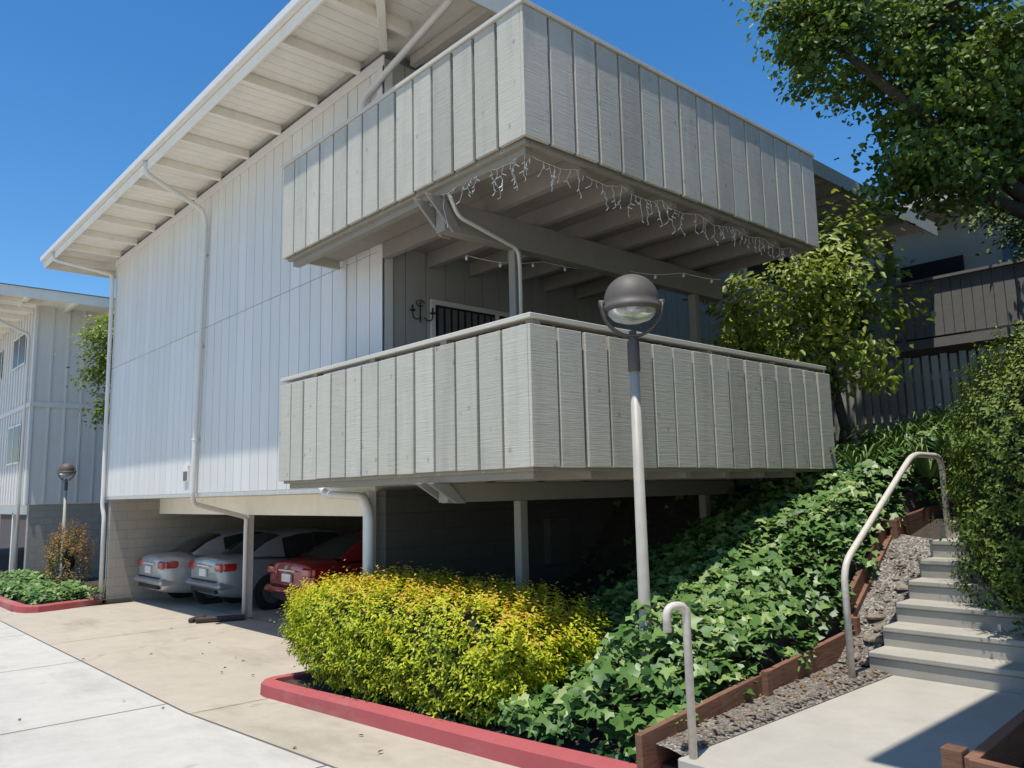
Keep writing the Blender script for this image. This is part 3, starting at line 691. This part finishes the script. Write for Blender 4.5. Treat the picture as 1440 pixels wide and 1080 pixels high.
def kiv(x,y):
    lim=np.interp(x,TX,TY)+.03+.05*np.sin(x*7)
    k=(y>lim)&(x>4.02)
    k&=~((x<5.2)&(y>4.7)&(rng.uniform(size=len(x))<.7))
    k&=~((y>5.2)&(x<9.2)&(rng.uniform(size=len(x))<np.clip((y-5.2)*.9,0,.97)))
    return k
ivy("ivy_ground_cover",(4.0,12.0),(3.10,7.8),30000,hiv,kiv,.10,G_ivy,.40)
x=rng.uniform(3.65,5.0,2600); y=rng.uniform(18.7,26,2600); z=np.array([gz(b_) for b_ in y])+.1+rng.uniform(0,.28,2600)
leaves("ivy_ground_cover",np.stack([x,y,z],1),np.array([-.2,-.1,1])+rnd(2600)*.5,rnd(2600),.12,1,G_ivy,.6+rng.normal(size=2600)*.2,None,'ivy')
def strap(name,cs,n,L_,mat):
    vs=[];fs=[];cl=[]
    for c in cs:
        for i in range(n):
            a=random.uniform(0,6.28); out=random.uniform(.35,1)*L_; up=random.uniform(.5,1)*L_; w=.018
            d=Vector((math.cos(a),math.sin(a),0)); s=Vector((-d.y,d.x,0)); o=len(vs); b0=Vector(c)+d*random.uniform(0,.08); v_=random.random()
            for k in range(6):
                t=k/5; p=b0+d*out*t*.8+Vector((0,0,up*(1.7*t-1.25*t*t))); ww=w*(1-t**3)+.001
                vs+=[tuple(p-s*ww),tuple(p+s*ww)]; cl+=[v_,v_]
            fs+=[(o+2*k,o+2*k+1,o+2*k+3,o+2*k+2) for k in range(5)]
    me=bpy.data.meshes.new(name); me.from_pydata(vs,[],fs); at=me.attributes.new("lc",'FLOAT','POINT'); at.data.foreach_set("value",cl)
    me.materials.append(mat); o=bpy.data.objects.new(name,me); S.collection.objects.link(o)
strap("agapanthus_clump",[(9.3+.3*i,3.7+random.uniform(-.5,1.0),H(9.3+.3*i,4.2)+.05) for i in range(12)],60,.85,G_strap)
def tree(name,base,ells,nclump,per,rc,leaf,aspect,mat,trunk_r,seed,fork,droop=0,lcb=.45):
    e=empty(name); R_=random.Random(seed); cl=[]
    tot=sum(w for _,_,w in ells)
    for (c,r,w) in ells:
        for i in range(int(nclump*w/tot)):
            d=Vector((R_.gauss(0,1),R_.gauss(0,1),R_.gauss(0,1))).normalized(); q=R_.random()**.45
            cl.append(Vector((c[0]+d.x*r[0]*q,c[1]+d.y*r[1]*q,c[2]+d.z*r[2]*q)))
    cen=np.mean([c for c,_,_ in ells],axis=0)
    PP=[];NN=[];LC=[];DD=[]
    for c in cl:
        n=int(per*R_.uniform(.5,1.4)); p=rng.normal(size=(n,3))*np.array([rc,rc,rc*.6])*R_.uniform(.7,1.3); 
        PP.append(np.array(c)+p); o=np.array(c)-cen; o=o/(np.linalg.norm(o)+1e-6)
        NN.append(o*.5+np.array([-.25,-.2,.8])+rnd(n)*.75); DD.append(rnd(n)+np.array([0,0,-.6-droop])); LC.append(lcb+R_.uniform(-.2,.2)+rng.normal(size=n)*.14+p[:,2]/rc*.12)
    P=np.vstack(PP); n=len(P)
    leaves("crown",P,np.vstack(NN),np.vstack(DD),leaf*rng.uniform(.6,1.2,n),aspect,mat,np.concatenate(LC),e)
    mb=MB(); b_=Vector(base); f=Vector(fork)
    mb.tube([b_,b_.lerp(f,.5)+Vector((.08,-.05,0)),f],[trunk_r,trunk_r*.8,trunk_r*.65],10)
    hubs=[]
    for (c,r,w) in ells:
        h=Vector(c)-Vector((0,0,r[2]*.25)); m_=f.lerp(h,.5)+Vector((R_.uniform(-.2,.2),R_.uniform(-.2,.2),.15))
        mb.tube([f,m_,h],[trunk_r*.5,trunk_r*.33,trunk_r*.15],8); hubs.append((h,m_))
    for i,c in enumerate(cl):
        if i%2: continue
        h=min([p for hm in hubs for p in hm],key=lambda p:(p-c).length)
        mb.tube([h,h.lerp(c,.5)+Vector((R_.uniform(-.12,.12),R_.uniform(-.12,.12),.08)),c],[trunk_r*.15,trunk_r*.09,.008],5)
    mb.obj("trunk_and_limbs",M['bark'],e,smooth=True)
tree("shade_tree",(14.6,2.9,.7),[((12.8,4.2,7.7),(2.5,2.1,2.3),5),((13.4,3.6,5.9),(2.0,1.5,1.4),3),((10.7,5.0,6.8),(.9,.8,.75),1),((12.2,4.2,4.6),(1.1,.8,.5),.9),((12.3,4.6,9.6),(2.2,1.8,1.2),.9)],185,185,.24,.115,.8,G_tree,.28,4,(14.3,3.1,3.9))
tree("magnolia_tree",(11.0,5.3,.3),[((10.9,5.3,2.5),(1.5,1.1,1.3),3),((9.9,6.1,2.0),(.8,.7,.9),1),((11.3,5.0,3.5),(.8,.6,.5),.7)],95,85,.2,.125,.5,G_mag,.09,6,(11.0,5.3,1.3),.2,.6)
tree("broadleaf_tree",(6.9,23.4,-2.2),[((6.3,23.6,3.7),(.6,.8,1.6),1)],30,130,.25,.13,.6,G_mag,.12,9,(6.8,23.4,1.5))
tree("evergreen_tree",(18.5,3.2,.9),[((17.2,3.6,4.9),(1.6,1.2,.8),1),((18.5,2.4,3.2),(1.5,1.0,1.6),1)],60,150,.35,.12,.6,G_hedge,.2,12,(18.3,3.2,2.6))
n=26; P=np.stack([rng.uniform(1.5,5.0,n),rng.uniform(3,14,n),np.zeros(n)],1); k=~((P[:,0]>3.7)&(P[:,1]<8.6)); P=P[k]; P[:,2]=[gz(a)+.012 for a in P[:,1]]
leaves("fallen_leaves",P,np.array([0,0,1])+rnd(len(P))*.3,rnd(len(P)),.05,.6,plain("dry_leaf",(.16,.07,.03),.8),np.full(len(P),.5))
n=900; x=rng.uniform(4.0,8.3,n); y=np.where(x<6.6,rng.uniform(2.95,3.4,n),rng.uniform(3.12,3.6,n)); k=y<np.interp(x,TX,TY)-.02; x,y=x[k],y[k]
k=rng.uniform(size=len(x))<.35; x,y=x[k],y[k]
z=np.where(x<6.6,-1.465,-1.44+(x-6.63)*.475)
leaves("leaf_litter",np.stack([x,y,z],1),np.array([0,0,1])+rnd(len(x))*.4,rnd(len(x)),.045,.6,plain("dry_litter",(.17,.10,.05),.85,0,.5,30),np.full(len(x),.5))
# ---------------------------------------------------------------- light, sky, camera
s=Vector((-.262,-.085,1)).normalized()
sun=bpy.data.lights.new("sun","SUN"); sun.energy=5.0; sun.angle=math.radians(.53); sun.color=(1,.955,.87)
so=bpy.data.objects.new("sun",sun); so.rotation_euler=(-s).to_track_quat('-Z','Y').to_euler(); S.collection.objects.link(so)
w=bpy.data.worlds.new("World"); S.world=w; w.use_nodes=True; nt=w.node_tree; bg=nt.nodes["Background"]
sk=nt.nodes.new("ShaderNodeTexSky"); sk.sky_type='NISHITA'; sk.sun_disc=False
sk.sun_elevation=math.asin(s.z); sk.sun_rotation=math.atan2(s.x,s.y); sk.air_density=1.0; sk.dust_density=.2; sk.ozone_density=2.5; sk.altitude=100
hs=nt.nodes.new("ShaderNodeHueSaturation"); hs.inputs["Saturation"].default_value=1.32; hs.inputs["Value"].default_value=1.5
nt.links.new(sk.outputs[0],hs.inputs["Color"]); nt.links.new(hs.outputs[0],bg.inputs[0]); bg.inputs[1].default_value=.112
cam=bpy.data.cameras.new("camera"); cam.sensor_width=36; cam.lens=27.92; cam.clip_end=2000; cam.clip_start=.05
co=bpy.data.objects.new("camera",cam); S.collection.objects.link(co)
yaw,pit,rol=math.radians(48.06),math.radians(7.84),math.radians(-1.27)
f=Vector((math.cos(yaw)*math.cos(pit),math.sin(yaw)*math.cos(pit),math.sin(pit))); r=Vector((math.sin(yaw),-math.cos(yaw),0)); u=r.cross(f)
r2=r*math.cos(rol)+u*math.sin(rol); u2=-r*math.sin(rol)+u*math.cos(rol)
co.matrix_world=Matrix(((r2.x,u2.x,-f.x,0),(r2.y,u2.y,-f.y,0),(r2.z,u2.z,-f.z,0),(0,0,0,1)))
S.camera=co
S.view_settings.view_transform='Standard'; S.view_settings.look='None'; S.view_settings.exposure=0
